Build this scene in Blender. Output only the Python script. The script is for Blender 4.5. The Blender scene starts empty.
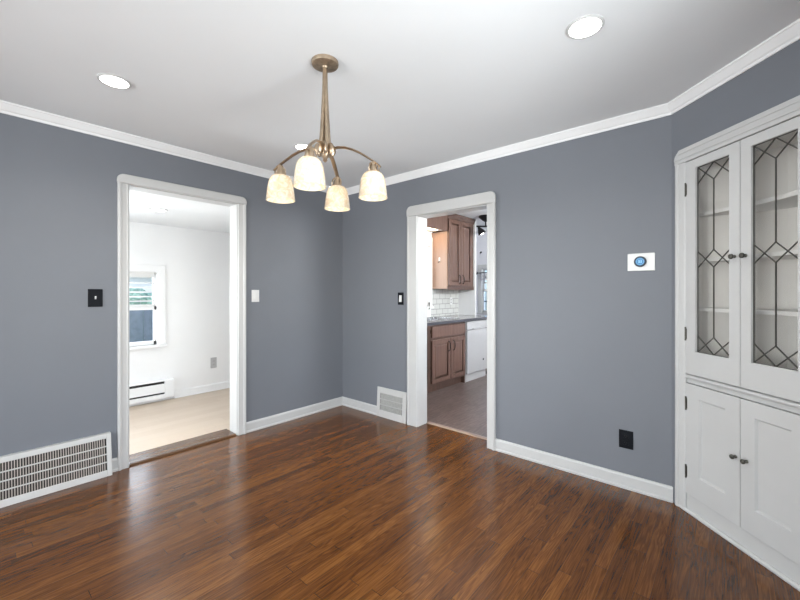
import bpy, bmesh, math, random
from mathutils import Vector, Matrix
random.seed(7)
SC = bpy.context.scene
COL = SC.collection
PI = math.pi

# ------------------------------------------------------------------ materials
def new_mat(name):
    m = bpy.data.materials.new(name); m.use_nodes = True
    nt = m.node_tree; nt.nodes.clear()
    out = nt.nodes.new('ShaderNodeOutputMaterial')
    return m, nt, out

def pbr(name, col, rough=0.5, metal=0.0, noise=0.0, nscale=20.0, bump=0.0, bscale=200.0, coat=0.0, emit=None, estr=0.0, stretch=(1, 1, 1)):
    m, nt, out = new_mat(name)
    b = nt.nodes.new('ShaderNodeBsdfPrincipled')
    nt.links.new(b.outputs[0], out.inputs[0])
    b.inputs['Roughness'].default_value = rough
    b.inputs['Metallic'].default_value = metal
    b.inputs['Coat Weight'].default_value = coat
    tc = nt.nodes.new('ShaderNodeTexCoord')
    mp = nt.nodes.new('ShaderNodeMapping'); mp.inputs['Scale'].default_value = stretch
    nt.links.new(tc.outputs['Object'], mp.inputs[0])
    n = nt.nodes.new('ShaderNodeTexNoise'); n.inputs['Scale'].default_value = nscale; n.inputs['Detail'].default_value = 4
    nt.links.new(mp.outputs[0], n.inputs[0])
    r = nt.nodes.new('ShaderNodeValToRGB')
    r.color_ramp.elements[0].position = 0.3; r.color_ramp.elements[1].position = 0.7
    r.color_ramp.elements[0].color = [c * (1 - noise) for c in col] + [1]
    r.color_ramp.elements[1].color = [min(1, c * (1 + noise)) for c in col] + [1]
    nt.links.new(n.outputs['Fac'], r.inputs[0]); nt.links.new(r.outputs[0], b.inputs['Base Color'])
    if bump > 0:
        n2 = nt.nodes.new('ShaderNodeTexNoise'); n2.inputs['Scale'].default_value = bscale
        nt.links.new(mp.outputs[0], n2.inputs[0])
        bp = nt.nodes.new('ShaderNodeBump'); bp.inputs['Strength'].default_value = bump; bp.inputs['Distance'].default_value = 0.002
        nt.links.new(n2.outputs['Fac'], bp.inputs['Height']); nt.links.new(bp.outputs[0], b.inputs['Normal'])
    if emit:
        b.inputs['Emission Color'].default_value = list(emit) + [1]; b.inputs['Emission Strength'].default_value = estr
    return m

def wood_floor(name, pw, pl, cols, rough, gap=0.02, contrast=1.0, coat=0.0, gapdark=0.35, spec=0.5, gs=1.0):
    """planks that run along Y, one random tone each, with stretched grain"""
    m, nt, out = new_mat(name)
    N = nt.nodes; Lk = nt.links
    b = N.new('ShaderNodeBsdfPrincipled'); Lk.new(b.outputs[0], out.inputs[0])
    tc = N.new('ShaderNodeTexCoord'); sp = N.new('ShaderNodeSeparateXYZ'); Lk.new(tc.outputs['Object'], sp.inputs[0])
    def M(op, a, c=None):
        n = N.new('ShaderNodeMath'); n.operation = op
        for i, v in enumerate((a, c)):
            if v is None: continue
            if isinstance(v, (int, float)): n.inputs[i].default_value = v
            else: Lk.new(v, n.inputs[i])
        return n.outputs[0]
    u = M('DIVIDE', sp.outputs[0], pw); row = M('FLOOR', u); fu = M('FRACT', u)
    w1 = N.new('ShaderNodeTexWhiteNoise'); w1.noise_dimensions = '1D'; Lk.new(row, w1.inputs['W'])
    v = M('ADD', M('DIVIDE', sp.outputs[1], pl), M('MULTIPLY', w1.outputs['Value'], 7.3)); pk = M('FLOOR', v); fv = M('FRACT', v)
    cb = N.new('ShaderNodeCombineXYZ'); Lk.new(row, cb.inputs[0]); Lk.new(pk, cb.inputs[1])
    w2 = N.new('ShaderNodeTexWhiteNoise'); w2.noise_dimensions = '2D'; Lk.new(cb.outputs[0], w2.inputs['Vector'])
    # grain coordinates, shifted for each plank
    off = M('MULTIPLY', w2.outputs['Value'], 31.0)
    gx = M('ADD', M('MULTIPLY', sp.outputs[0], 22.0), off); gy = M('ADD', M('MULTIPLY', sp.outputs[1], 1.6), off)
    gc = N.new('ShaderNodeCombineXYZ'); Lk.new(gx, gc.inputs[0]); Lk.new(gy, gc.inputs[1])
    n1 = N.new('ShaderNodeTexNoise'); n1.inputs['Scale'].default_value = 1.1; n1.inputs['Detail'].default_value = 2; n1.inputs['Distortion'].default_value = 0.6
    Lk.new(gc.outputs[0], n1.inputs[0])
    rings = M('FRACT', M('MULTIPLY', n1.outputs['Fac'], 9.0))
    rings = M('ABSOLUTE', M('SUBTRACT', rings, 0.5))            # 0..0.5 cathedral bands
    fx = M('MULTIPLY', sp.outputs[0], 190.0 * gs); fy = M('MULTIPLY', sp.outputs[1], 7.0)
    fc = N.new('ShaderNodeCombineXYZ'); Lk.new(fx, fc.inputs[0]); Lk.new(fy, fc.inputs[1])
    n2 = N.new('ShaderNodeTexNoise'); n2.inputs['Scale'].default_value = 1.0; n2.inputs['Detail'].default_value = 3; Lk.new(fc.outputs[0], n2.inputs[0])
    tone = M('ADD', M('MULTIPLY', w2.outputs['Value'], 0.34), 0.33)
    g = M('ADD', M('MULTIPLY', M('SUBTRACT', rings, 0.25), 0.75 * contrast), M('MULTIPLY', M('SUBTRACT', n2.outputs['Fac'], 0.5), 1.0 * contrast))
    fac = M('ADD', tone, g)
    rp = N.new('ShaderNodeValToRGB'); el = rp.color_ramp.elements
    el[0].position = 0.0; el[0].color = cols[0] + (1,); el[1].position = 1.0; el[1].color = cols[2] + (1,)
    e = el.new(0.5); e.color = cols[1] + (1,)
    Lk.new(fac, rp.inputs[0])
    edge = M('MINIMUM', fu, M('SUBTRACT', 1.0, fu)); eg = M('LESS_THAN', edge, gap * 0.5)
    edge2 = M('MINIMUM', fv, M('SUBTRACT', 1.0, fv)); eg2 = M('LESS_THAN', edge2, 0.0012 / pl)
    gp = M('MAXIMUM', eg, eg2)
    mx = N.new('ShaderNodeMix'); mx.data_type = 'RGBA'; mx.blend_type = 'MULTIPLY'
    Lk.new(M('MULTIPLY', gp, 1.0 - gapdark), mx.inputs['Factor']); Lk.new(rp.outputs[0], mx.inputs['A']); mx.inputs['B'].default_value = (0.05, 0.04, 0.03, 1)
    Lk.new(mx.outputs['Result'], b.inputs['Base Color'])
    n3 = N.new('ShaderNodeTexNoise'); n3.inputs['Scale'].default_value = 2.2; n3.inputs['Detail'].default_value = 5; Lk.new(tc.outputs['Object'], n3.inputs[0])
    Lk.new(M('ADD', M('ADD', rough - 0.08, M('MULTIPLY', n3.outputs['Fac'], 0.12)), M('MULTIPLY', n2.outputs['Fac'], 0.06)), b.inputs['Roughness'])
    b.inputs['Coat Weight'].default_value = coat; b.inputs['Coat Roughness'].default_value = 0.12
    b.inputs['Specular IOR Level'].default_value = spec
    bp = N.new('ShaderNodeBump'); bp.inputs['Strength'].default_value = 0.12; bp.inputs['Distance'].default_value = 0.001
    Lk.new(M('SUBTRACT', M('MULTIPLY', n2.outputs['Fac'], 0.6), gp), bp.inputs['Height']); Lk.new(bp.outputs[0], b.inputs['Normal'])
    return m

def wood_mat(name, c0, c1, rough=0.4, vertical=True):
    m, nt, out = new_mat(name); N = nt.nodes; Lk = nt.links
    b = N.new('ShaderNodeBsdfPrincipled'); Lk.new(b.outputs[0], out.inputs[0]); b.inputs['Roughness'].default_value = rough
    tc = N.new('ShaderNodeTexCoord'); mp = N.new('ShaderNodeMapping'); mp.inputs['Scale'].default_value = (40, 40, 2.5) if vertical else (40, 2.5, 40)
    Lk.new(tc.outputs['Object'], mp.inputs[0])
    n = N.new('ShaderNodeTexNoise'); n.inputs['Scale'].default_value = 1.0; n.inputs['Detail'].default_value = 4; n.inputs['Distortion'].default_value = 0.5
    Lk.new(mp.outputs[0], n.inputs[0])
    r = N.new('ShaderNodeValToRGB'); r.color_ramp.elements[0].position = 0.3; r.color_ramp.elements[1].position = 0.7
    r.color_ramp.elements[0].color = c0 + (1,); r.color_ramp.elements[1].color = c1 + (1,)
    Lk.new(n.outputs['Fac'], r.inputs[0]); Lk.new(r.outputs[0], b.inputs['Base Color'])
    return m

def glass_pane(name, tint=(0.93, 0.93, 0.92), refl=0.08, rough=0.02):
    m, nt, out = new_mat(name); N = nt.nodes; Lk = nt.links
    tr = N.new('ShaderNodeBsdfTransparent'); tr.inputs[0].default_value = tint + (1,)
    gl = N.new('ShaderNodeBsdfGlossy'); gl.inputs['Roughness'].default_value = rough
    lw = N.new('ShaderNodeLayerWeight'); lw.inputs['Blend'].default_value = refl * 4
    wv = N.new('ShaderNodeTexNoise'); wv.inputs['Scale'].default_value = 14
    tc = N.new('ShaderNodeTexCoord'); Lk.new(tc.outputs['Object'], wv.inputs[0])
    bp = N.new('ShaderNodeBump'); bp.inputs['Strength'].default_value = 0.08; bp.inputs['Distance'].default_value = 0.002
    Lk.new(wv.outputs['Fac'], bp.inputs['Height']); Lk.new(bp.outputs[0], gl.inputs['Normal'])
    mm = N.new('ShaderNodeMath'); mm.operation = 'MULTIPLY'; mm.inputs[1].default_value = 0.55
    Lk.new(lw.outputs['Fresnel'], mm.inputs[0])
    mx = N.new('ShaderNodeMixShader'); Lk.new(mm.outputs[0], mx.inputs[0]); Lk.new(tr.outputs[0], mx.inputs[1]); Lk.new(gl.outputs[0], mx.inputs[2])
    Lk.new(mx.outputs[0], out.inputs[0])
    return m

def alabaster(name):
    """marbled translucent lamp glass"""
    m, nt, out = new_mat(name); N = nt.nodes; Lk = nt.links
    tc = N.new('ShaderNodeTexCoord')
    n = N.new('ShaderNodeTexNoise'); n.inputs['Scale'].default_value = 26; n.inputs['Detail'].default_value = 5; n.inputs['Distortion'].default_value = 2.2
    Lk.new(tc.outputs['Object'], n.inputs[0])
    r = N.new('ShaderNodeValToRGB'); r.color_ramp.elements[0].position = 0.38; r.color_ramp.elements[1].position = 0.66
    r.color_ramp.elements[0].color = (0.84, 0.74, 0.58, 1); r.color_ramp.elements[1].color = (0.97, 0.94, 0.88, 1)
    Lk.new(n.outputs['Fac'], r.inputs[0])
    t = N.new('ShaderNodeBsdfTranslucent'); d = N.new('ShaderNodeBsdfDiffuse'); g = N.new('ShaderNodeBsdfGlossy'); g.inputs['Roughness'].default_value = 0.2
    Lk.new(r.outputs[0], t.inputs[0]); Lk.new(r.outputs[0], d.inputs[0])
    a = N.new('ShaderNodeMixShader'); a.inputs[0].default_value = 0.45; Lk.new(t.outputs[0], a.inputs[1]); Lk.new(d.outputs[0], a.inputs[2])
    f = N.new('ShaderNodeFresnel'); c = N.new('ShaderNodeMixShader'); Lk.new(f.outputs[0], c.inputs[0]); Lk.new(a.outputs[0], c.inputs[1]); Lk.new(g.outputs[0], c.inputs[2])
    Lk.new(c.outputs[0], out.inputs[0])
    return m

def tile_mat(name):
    m, nt, out = new_mat(name); N = nt.nodes; Lk = nt.links
    b = N.new('ShaderNodeBsdfPrincipled'); Lk.new(b.outputs[0], out.inputs[0]); b.inputs['Roughness'].default_value = 0.05
    tc = N.new('ShaderNodeTexCoord'); sp = N.new('ShaderNodeSeparateXYZ'); cb = N.new('ShaderNodeCombineXYZ')
    Lk.new(tc.outputs['Object'], sp.inputs[0]); Lk.new(sp.outputs[1], cb.inputs[0]); Lk.new(sp.outputs[2], cb.inputs[1])
    br = N.new('ShaderNodeTexBrick'); br.inputs['Scale'].default_value = 1.0
    br.inputs['Brick Width'].default_value = 0.155; br.inputs['Row Height'].default_value = 0.078; br.inputs['Mortar Size'].default_value = 0.004
    br.inputs['Color1'].default_value = (0.58, 0.58, 0.56, 1); br.inputs['Color2'].default_value = (0.53, 0.53, 0.51, 1); br.inputs['Mortar'].default_value = (0.26, 0.26, 0.25, 1)
    Lk.new(cb.outputs[0], br.inputs[0]); Lk.new(br.outputs['Color'], b.inputs['Base Color'])
    bp = N.new('ShaderNodeBump'); bp.inputs['Strength'].default_value = 0.3; bp.inputs['Distance'].default_value = 0.002; bp.invert = True
    Lk.new(br.outputs['Fac'], bp.inputs['Height']); Lk.new(bp.outputs[0], b.inputs['Normal'])
    return m

def emit_mat(name, col, s):
    m, nt, out = new_mat(name)
    e = nt.nodes.new('ShaderNodeEmission'); e.inputs[0].default_value = tuple(col) + (1,); e.inputs[1].default_value = s
    nt.links.new(e.outputs[0], out.inputs[0])
    return m

BLUE = pbr('blue_grey_paint', (0.155, 0.166, 0.188), 0.6, noise=0.015, nscale=3, bump=0.05, bscale=350)
CEIL = pbr('ceiling_paint', (0.790, 0.806, 0.818), 0.9, noise=0.01, nscale=3, bump=0.05, bscale=300)
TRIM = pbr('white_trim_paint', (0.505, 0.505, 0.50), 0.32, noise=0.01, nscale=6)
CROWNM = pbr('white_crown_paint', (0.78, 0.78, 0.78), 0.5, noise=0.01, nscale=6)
CABW = pbr('cabinet_white_paint', (0.50, 0.50, 0.495), 0.38, noise=0.015, nscale=8)
CABI = pbr('cabinet_inside_paint', (0.80, 0.785, 0.765), 0.5, noise=0.02, nscale=8)
WHITE = pbr('white_wall_paint', (0.82, 0.82, 0.82), 0.6, noise=0.01, nscale=3)
LAV = pbr('pale_lavender_paint', (0.72, 0.72, 0.76), 0.6, noise=0.01, nscale=3)
KGREY = pbr('pale_grey_paint', (0.76, 0.76, 0.76), 0.5, noise=0.01, nscale=3)
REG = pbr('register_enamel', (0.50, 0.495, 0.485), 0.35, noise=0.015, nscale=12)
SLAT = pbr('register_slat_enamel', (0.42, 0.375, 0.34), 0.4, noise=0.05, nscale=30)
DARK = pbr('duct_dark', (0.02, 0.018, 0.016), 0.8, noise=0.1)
MESHG = pbr('grey_grille_metal', (0.42, 0.42, 0.40), 0.5, metal=0.1, noise=0.1, nscale=60)
BLACK = pbr('black_plastic', (0.004, 0.005, 0.008), 0.6, noise=0.05)
BLACK.node_tree.nodes['Principled BSDF'].inputs['Specular IOR Level'].default_value = 0.15
BLACKM = pbr('black_metal', (0.012, 0.012, 0.014), 0.4, metal=0.4, noise=0.05)
PLAST = pbr('white_plastic', (0.66, 0.66, 0.65), 0.3, noise=0.01)
GREYPL = pbr('grey_plastic', (0.45, 0.45, 0.46), 0.4, noise=0.02)
BRASS = pbr('antique_brass', (0.44, 0.345, 0.25), 0.36, metal=1.0, noise=0.12, nscale=30)
CANOPY = pbr('weathered_brass', (0.36, 0.28, 0.20), 0.45, metal=0.8, noise=0.25, nscale=45)
KNOB = pbr('aged_pewter', (0.12, 0.115, 0.10), 0.35, metal=0.9, noise=0.2, nscale=60)
LEAD = pbr('lead_came', (0.06, 0.057, 0.05), 0.6, metal=0.0, noise=0.2, nscale=60)
SHADE = alabaster('alabaster_glass')
BULB = emit_mat('warm_bulb_glow', (1.0, 0.83, 0.58), 14.0)
LENS = emit_mat('led_lens_glow', (1.0, 0.98, 0.95), 9.0)
GLASS = glass_pane('leaded_glass', (0.95, 0.945, 0.935), 0.06)
WGLASS = glass_pane('window_glass', (0.97, 0.98, 0.98), 0.04)
OAK = wood_floor('oak_floor', 0.057, 0.95, ((0.031, 0.0095, 0.0022), (0.101, 0.0350, 0.0070), (0.205, 0.0840, 0.0195)), 0.18, gap=0.025, contrast=0.8, coat=0.0, spec=0.46)
KFL = wood_floor('kitchen_floor', 0.15, 1.2, ((0.070, 0.046, 0.041), (0.125, 0.088, 0.078), (0.20, 0.150, 0.135)), 0.36, gap=0.02, contrast=1.3, gs=0.4)
PALE = wood_floor('pale_floor', 0.12, 1.1, ((0.46, 0.36, 0.27), (0.52, 0.425, 0.335), (0.58, 0.49, 0.40)), 0.42, gap=0.012, contrast=0.35, gapdark=0.8)
THR = wood_mat('threshold_oak', (0.075, 0.040, 0.022), (0.135, 0.080, 0.048), 0.22, False)
STRIP = pbr('transition_strip', (0.30, 0.22, 0.175), 0.35, noise=0.1)
MAPLE = wood_mat('brown_maple', (0.105, 0.057, 0.043), (0.160, 0.093, 0.071), 0.28)
MAPLED = wood_mat('brown_maple_frame', (0.070, 0.038, 0.028), (0.105, 0.060, 0.045), 0.36)
MAPLEP = wood_mat('pale_maple_side', (0.31, 0.195, 0.14), (0.36, 0.235, 0.17), 0.4)
COUNT = pbr('speckled_stone_sheen', (0.36, 0.345, 0.345), 0.12, noise=0.35, nscale=140)  # grazing reflection on the top is put into this paler colour
COUNTE = pbr('dark_counter_edge', (0.055, 0.055, 0.065), 0.2, noise=0.4, nscale=140)  # edge strip in a darker tone than the top
STEEL = pbr('brushed_steel', (0.50, 0.50, 0.51), 0.25, metal=1.0, noise=0.08)
TILE = tile_mat('subway_tile')
APPL = pbr('white_appliance', (0.45, 0.45, 0.455), 0.25, noise=0.01)
SCREEN = pbr('thermostat_screen', (0.01, 0.03, 0.06), 0.5, emit=(0.06, 0.30, 0.62), estr=0.7)
SCREEN2 = pbr('thermostat_readout', (0.1, 0.2, 0.3), 0.5, emit=(0.40, 0.75, 1.0), estr=0.9)
NAVY = pbr('dark_blue_ring', (0.006, 0.018, 0.04), 0.5, noise=0.05)
FENCE = pbr('blue_grey_siding', (0.24, 0.275, 0.31), 0.7, noise=0.15, nscale=14)
GREEN = pbr('hedge_leaves', (0.28, 0.42, 0.32), 0.8, noise=0.4, nscale=24)
ROOF = pbr('mauve_shingle', (0.36, 0.30, 0.34), 0.8, noise=0.2, nscale=30)
GRASS = pbr('lawn', (0.12, 0.20, 0.08), 0.9, noise=0.3, nscale=20)
CURT = pbr('patterned_grey_curtain', (0.45, 0.45, 0.48), 0.8, noise=0.5, nscale=32)
BAR = glass_pane('blue_tinted_glass', (0.55, 0.62, 0.72), 0.05)

# ------------------------------------------------------------------ building helpers
ROOTLOC = {}

class MB:
    """collects shapes in a wall frame (s along, d outwards, z up) and links them as one mesh"""
    def __init__(self, frame=None):
        self.bm = bmesh.new(); self.F = frame or Matrix.Identity(4)
    def _v(self, s, d, z): return self.bm.verts.new(self.F @ Vector((s, d, z)))
    def box(self, s0, s1, d0, d1, z0, z1):
        p = [self._v(s, d, z) for z in (z0, z1) for s, d in ((s0, d0), (s1, d0), (s1, d1), (s0, d1))]
        for f in ((0, 1, 2, 3), (4, 5, 6, 7), (0, 1, 5, 4), (1, 2, 6, 5), (2, 3, 7, 6), (3, 0, 4, 7)):
            self.bm.faces.new([p[i] for i in f])
        return self
    def loft(self, rings, cap=True, close=False):
        R = [[self._v(*p) for p in r] for r in rings]; n = len(R[0])
        pairs = list(zip(R[:-1], R[1:])) + ([(R[-1], R[0])] if close else [])
        for a, b in pairs:
            for i in range(n): self.bm.faces.new([a[i], a[(i + 1) % n], b[(i + 1) % n], b[i]])
        if cap and not close:
            self.bm.faces.new(R[0]); self.bm.faces.new(R[-1])
        return self
    def elev(self, poly, d0, d1):            # polygon in (s,z) pushed out along d
        return self.loft([[(s, d0, z) for s, z in poly], [(s, d1, z) for s, z in poly]])
    def profile(self, poly, s0, s1):         # polygon in (d,z) run along s
        return self.loft([[(s0, d, z) for d, z in poly], [(s1, d, z) for d, z in poly]])
    def upright(self, poly, z0, z1):         # polygon in (s,d) run along z
        return self.loft([[(s, d, z0) for s, d in poly], [(s, d, z1) for s, d in poly]])
    def lathe(self, c, prof, n=24, cap=True):   # prof: (r, z) about a vertical axis
        return self.loft([[(c[0] + r * math.cos(2 * PI * i / n), c[1] + r * math.sin(2 * PI * i / n), c[2] + z) for i in range(n)] for r, z in prof], cap)
    def lathe_out(self, c, prof, n=20):      # prof: (r, d) about an axis pointing out of the wall
        return self.loft([[(c[0] + r * math.cos(2 * PI * i / n), c[1] + d, c[2] + r * math.sin(2 * PI * i / n)) for i in range(n)] for r, d in prof])
    def tube(self, pts, r, n=8, flat=1.0, cap=True):
        pts = [Vector(p) for p in pts]; rings = []
        for i, p in enumerate(pts):
            t = (pts[min(i + 1, len(pts) - 1)] - pts[max(i - 1, 0)]).normalized()
            h = Vector((0, 0, 1)) if abs(t.z) < 0.95 else Vector((1, 0, 0))
            a = t.cross(h).normalized(); b = a.cross(t).normalized()
            rr = r[i] if isinstance(r, (list, tuple)) else r
            rings.append([tuple(p + a * rr * math.cos(2 * PI * k / n) + b * rr * flat * math.sin(2 * PI * k / n)) for k in range(n)])
        return self.loft(rings, cap)
    def ball(self, c, rx, ry, rz, n=12, rot=0):
        pr = []
        for j in range(1, 8):
            a = PI * j / 8
            pr.append((math.sin(a), -math.cos(a)))
        cr, sr = math.cos(rot), math.sin(rot)
        rings = []
        for r, z in pr:
            ring = []
            for i in range(n):
                x = rx * r * math.cos(2 * PI * i / n); y = ry * r * math.sin(2 * PI * i / n)
                ring.append((c[0] + cr * x - sr * y, c[1] + sr * x + cr * y, c[2] + rz * z))
            rings.append(ring)
        return self.loft(rings)
    def build(self, name, mat, parent=None, bevel=0.0, smooth=False, segs=2):
        bm = self.bm
        bmesh.ops.recalc_face_normals(bm, faces=bm.faces)
        if parent is not None:
            o = ROOTLOC[parent.name]
            bmesh.ops.translate(bm, verts=bm.verts, vec=-o)
        me = bpy.data.meshes.new(name); bm.to_mesh(me); bm.free()
        me.materials.append(mat)
        if smooth:
            for p in me.polygons: p.use_smooth = True
        ob = bpy.data.objects.new(name, me); COL.objects.link(ob)
        if parent is not None:
            ob.parent = parent; ROOTLOC[ob.name] = ROOTLOC[parent.name]
        else: ROOTLOC[ob.name] = Vector((0, 0, 0))
        if bevel > 0:
            b = ob.modifiers.new('bevel', 'BEVEL'); b.width = bevel; b.segments = segs; b.limit_method = 'ANGLE'; b.angle_limit = math.radians(40)
        if smooth:
            ws = ob.modifiers.new('split', 'EDGE_SPLIT'); ws.split_angle = math.radians(40)
        return ob

def tag(o, label, cat=None, group=None, kind=None):
    if label: o['label'] = label
    if cat: o['category'] = cat
    if group: o['group'] = group
    if kind: o['kind'] = kind
    return o

def root(name, loc, label, cat, group=None, kind=None):
    o = bpy.data.objects.new(name, None); COL.objects.link(o)
    o.location = loc; o.empty_display_size = 0.1; ROOTLOC[o.name] = Vector(loc)
    return tag(o, label, cat, group, kind)

def frame(origin, sdir, ddir):
    s = Vector(sdir).normalized(); d = Vector(ddir).normalized(); z = Vector((0, 0, 1)); o = Vector(origin)
    return Matrix(((s.x, d.x, z.x, o.x), (s.y, d.y, z.y, o.y), (s.z, d.z, z.z, o.z), (0, 0, 0, 1)))

def structure(o, label, cat): return tag(o, label, cat, None, 'structure')

# room numbers (metres)
ZC = 2.425          # dining room ceiling
XK = 3.060          # where the back wall meets the corner cabinet's wall
DW = 0.873          # width of that 45 degree wall
XR = XK + DW * math.sqrt(.5); YR = -DW * math.sqrt(.5)
YF = -3.40          # wall behind the camera
TL = 0.13; TB = 0.128
FL = frame((0, 0, 0), (0, 1, 0), (1, 0, 0))       # left wall: s = y
FB = frame((0, 0, 0), (1, 0, 0), (0, -1, 0))      # back wall: s = x
FD0 = frame((XK, 0, 0), (1, -1, 0), (-1, -1, 0))  # corner wall: s from the back wall
FD = FD0 @ Matrix.Translation((0, -0.020, 0))     # face of the cabinet built into it
FR = frame((XR, 0, 0), (0, 1, 0), (-1, 0, 0))     # right wall
FF = frame((0, YF, 0), (1, 0, 0), (0, 1, 0))      # front wall

# ------------------------------------------------------------------ shell of the dining room
structure(MB().upright([(0, YF), (XR, YF), (XR, 0), (XR, TB + 0.03), (0, TB + 0.03)], -0.06, 0.0).build('floor', OAK), 'dark reddish brown oak plank floor of the dining room', 'floor')
structure(MB().box(-0.02, XR + 0.3, YF - 0.15, 0.08, ZC, ZC + 0.1).build('ceiling', CEIL), 'flat white ceiling above the dining room', 'ceiling')

m = MB(FL)
m.box(YF - 0.12, -2.062, -TL, 0, -0.06, ZC); m.box(-1.208, TB, -TL, 0, -0.06, ZC); m.box(-2.062, -1.208, -TL, 0, 2.084, ZC)
structure(m.build('wall_left', BLUE), 'blue grey wall with the doorway to the white room', 'wall')
m = MB(FB)
m.box(0, 1.072, -TB, 0, -0.06, ZC); m.box(1.836, XK, -TB, 0, -0.06, ZC); m.box(1.072, 1.836, -TB, 0, 2.016, ZC)
structure(m.build('wall_back', BLUE), 'blue grey wall with the doorway to the kitchen', 'wall')
m = MB(FD0)
m.box(0, DW, -0.02, 0, 2.10, ZC); m.box(0, 0.05, -0.02, 0, 0, 2.10); m.box(0.823, DW, -0.02, 0, 0, 2.10)
structure(m.build('wall_corner', BLUE), 'short angled blue grey wall around the corner cabinet', 'wall')
W2 = (-2.75, -1.35, 0.75, 2.05)  # window added in an unseen wall to bring light in
m = MB(FR)
m.box(YF - 0.12, W2[0], -0.14, 0, 0, ZC); m.box(W2[1], YR, -0.14, 0, 0, ZC); m.box(W2[0], W2[1], -0.14, 0, 0, W2[2]); m.box(W2[0], W2[1], -0.14, 0, W2[3], ZC)
structure(m.build('wall_right', BLUE), 'blue grey wall right of the camera with an added window', 'wall')
W1 = (0.25, 3.35, 2.25)  # wide opening added so light from behind reaches the ceiling
m = MB(FF)
m.box(0, W1[0], -0.14, 0, 0, ZC); m.box(W1[1], XR, -0.14, 0, 0, ZC); m.box(W1[0], W1[1], -0.14, 0, W1[2], ZC)
structure(m.build('wall_front', BLUE), 'blue grey wall behind the camera with a wide cased opening added for light', 'wall')
# unseen room added behind the camera; its white walls bounce light in
structure(MB().box(-0.5, XR + 0.6, YF - 3.6, YF, -0.06, 0.0).build('floor_added_room', OAK), 'oak floor of the added room behind the camera', 'floor')
structure(MB().box(-0.5, XR + 0.6, YF - 3.6, YF - 0.15, ZC, ZC + 0.1).build('ceiling_added_room', CEIL), 'white ceiling of the added room behind the camera', 'ceiling')
structure(MB().box(-0.6, -0.5, YF - 3.6, YF - 0.14, 0, ZC).build('wall_added_room_left', WHITE), 'white left wall of the added room behind the camera', 'wall')
structure(MB().box(XR + 0.6, XR + 0.7, YF - 3.6, YF - 0.14, 0, ZC).build('wall_added_room_right', WHITE), 'white right wall of the added room behind the camera', 'wall')
FV = frame((0, YF - 3.5, 0), (1, 0, 0), (0, 1, 0))
W6 = (0.3, 3.3, 0.55, 2.1)  # broad window added to go with the fill lamp
m = MB(FV)
m.box(-0.5, W6[0], -0.12, 0, 0, ZC); m.box(W6[1], XR + 0.6, -0.12, 0, 0, ZC); m.box(W6[0], W6[1], -0.12, 0, 0, W6[2]); m.box(W6[0], W6[1], -0.12, 0, W6[3], ZC)
structure(m.build('wall_added_room_far', WHITE), 'white far wall of the added room behind the camera with a broad window', 'wall')

def sash_window(name, F, w, label, depth=-0.09, mat=WGLASS, sill=True, frame_w=0.065, trim=TRIM):
    r = root(name, F @ Vector(((w[0] + w[1]) / 2, depth, w[2])), label, 'window', kind='structure')
    s0, s1, z0, z1 = w; zm = (z0 + z1) / 2
    m = MB(F)
    m.box(s0 - 0.075, s0 + 0.004, 0, 0.018, z0 - 0.02, z1 + 0.075); m.box(s1 - 0.004, s1 + 0.075, 0, 0.018, z0 - 0.02, z1 + 0.075)
    m.box(s0, s1, 0, 0.018, z1 - 0.004, z1 + 0.075)
    if sill: m.box(s0 - 0.09, s1 + 0.09, depth, 0.04, z0 - 0.03, z0)
    for a, b in ((s0 - 0.01, s0 + 0.012), (s1 - 0.012, s1 + 0.01)): m.box(a, b, -0.12, 0.002, z0, z1)
    m.box(s0, s1, -0.12, 0.002, z1 - 0.012, z1 + 0.01)
    m.build('casing', trim, r, 0.004)
    m = MB(F)
    for a, b, d in ((z0, zm + 0.02, depth + 0.03), (zm - 0.02, z1, depth)):
        m.box(s0, s0 + frame_w * .6, d - 0.03, d, a, b); m.box(s1 - frame_w * .6, s1, d - 0.03, d, a, b)
        m.box(s0, s1, d - 0.03, d, a, a + frame_w * .7); m.box(s0, s1, d - 0.03, d, b - frame_w * .6, b)
    m.build('sash', trim, r, 0.003)
    m = MB(F); m.box(s0 + 0.03, s1 - 0.03, depth + 0.012, depth + 0.016, z0 + 0.03, zm); m.box(s0 + 0.03, s1 - 0.03, depth - 0.018, depth - 0.014, zm, z1 - 0.03)
    m.build('pane', mat, r)
    return r
sash_window('added_window_1', FV, W6, 'broad white window of the room added for light behind the camera')
m = MB(FF)
m.box(W1[0] - 0.07, W1[0], -0.15, 0.02, 0, W1[2] + 0.07); m.box(W1[1], W1[1] + 0.07, -0.15, 0.02, 0, W1[2] + 0.07); m.box(W1[0], W1[1], -0.15, 0.02, W1[2], W1[2] + 0.07)
structure(m.build('trim_3', TRIM, None, 0.004), 'white casing of the wide added opening behind the camera', 'casing')
sash_window('added_window_2', FR, W2, 'unseen white window added for light in the wall right of the camera')

# crown moulding
CROWN = [(0, ZC - 0.064), (0.006, ZC - 0.064), (0.009, ZC - 0.050), (0.016, ZC - 0.044), (0.030, ZC - 0.022), (0.036, ZC - 0.012), (0.040, ZC - 0.010), (0.040, ZC), (0, ZC)]
def crown(name, pts, label):
    m = MB(); pts = [Vector(p) for p in pts]
    dirs = [(b - a).normalized() for a, b in zip(pts[:-1], pts[1:])]
    rings = []
    for i, p in enumerate(pts):
        if i == 0: nrm = [dirs[0]]
        elif i == len(pts) - 1: nrm = [dirs[-1]]
        else: nrm = [dirs[i - 1], dirs[i]]
        ns = [Vector((d.y, -d.x, 0)) for d in nrm]
        off = ns[0] if len(ns) == 1 else (ns[0] + ns[1]) / (1 + ns[0].dot(ns[1]))
        rings.append([tuple(p + off * d + Vector((0, 0, z))) for d, z in CROWN])
    m.loft(rings)
    return structure(m.build(name, CROWNM), label, 'moulding')
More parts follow.
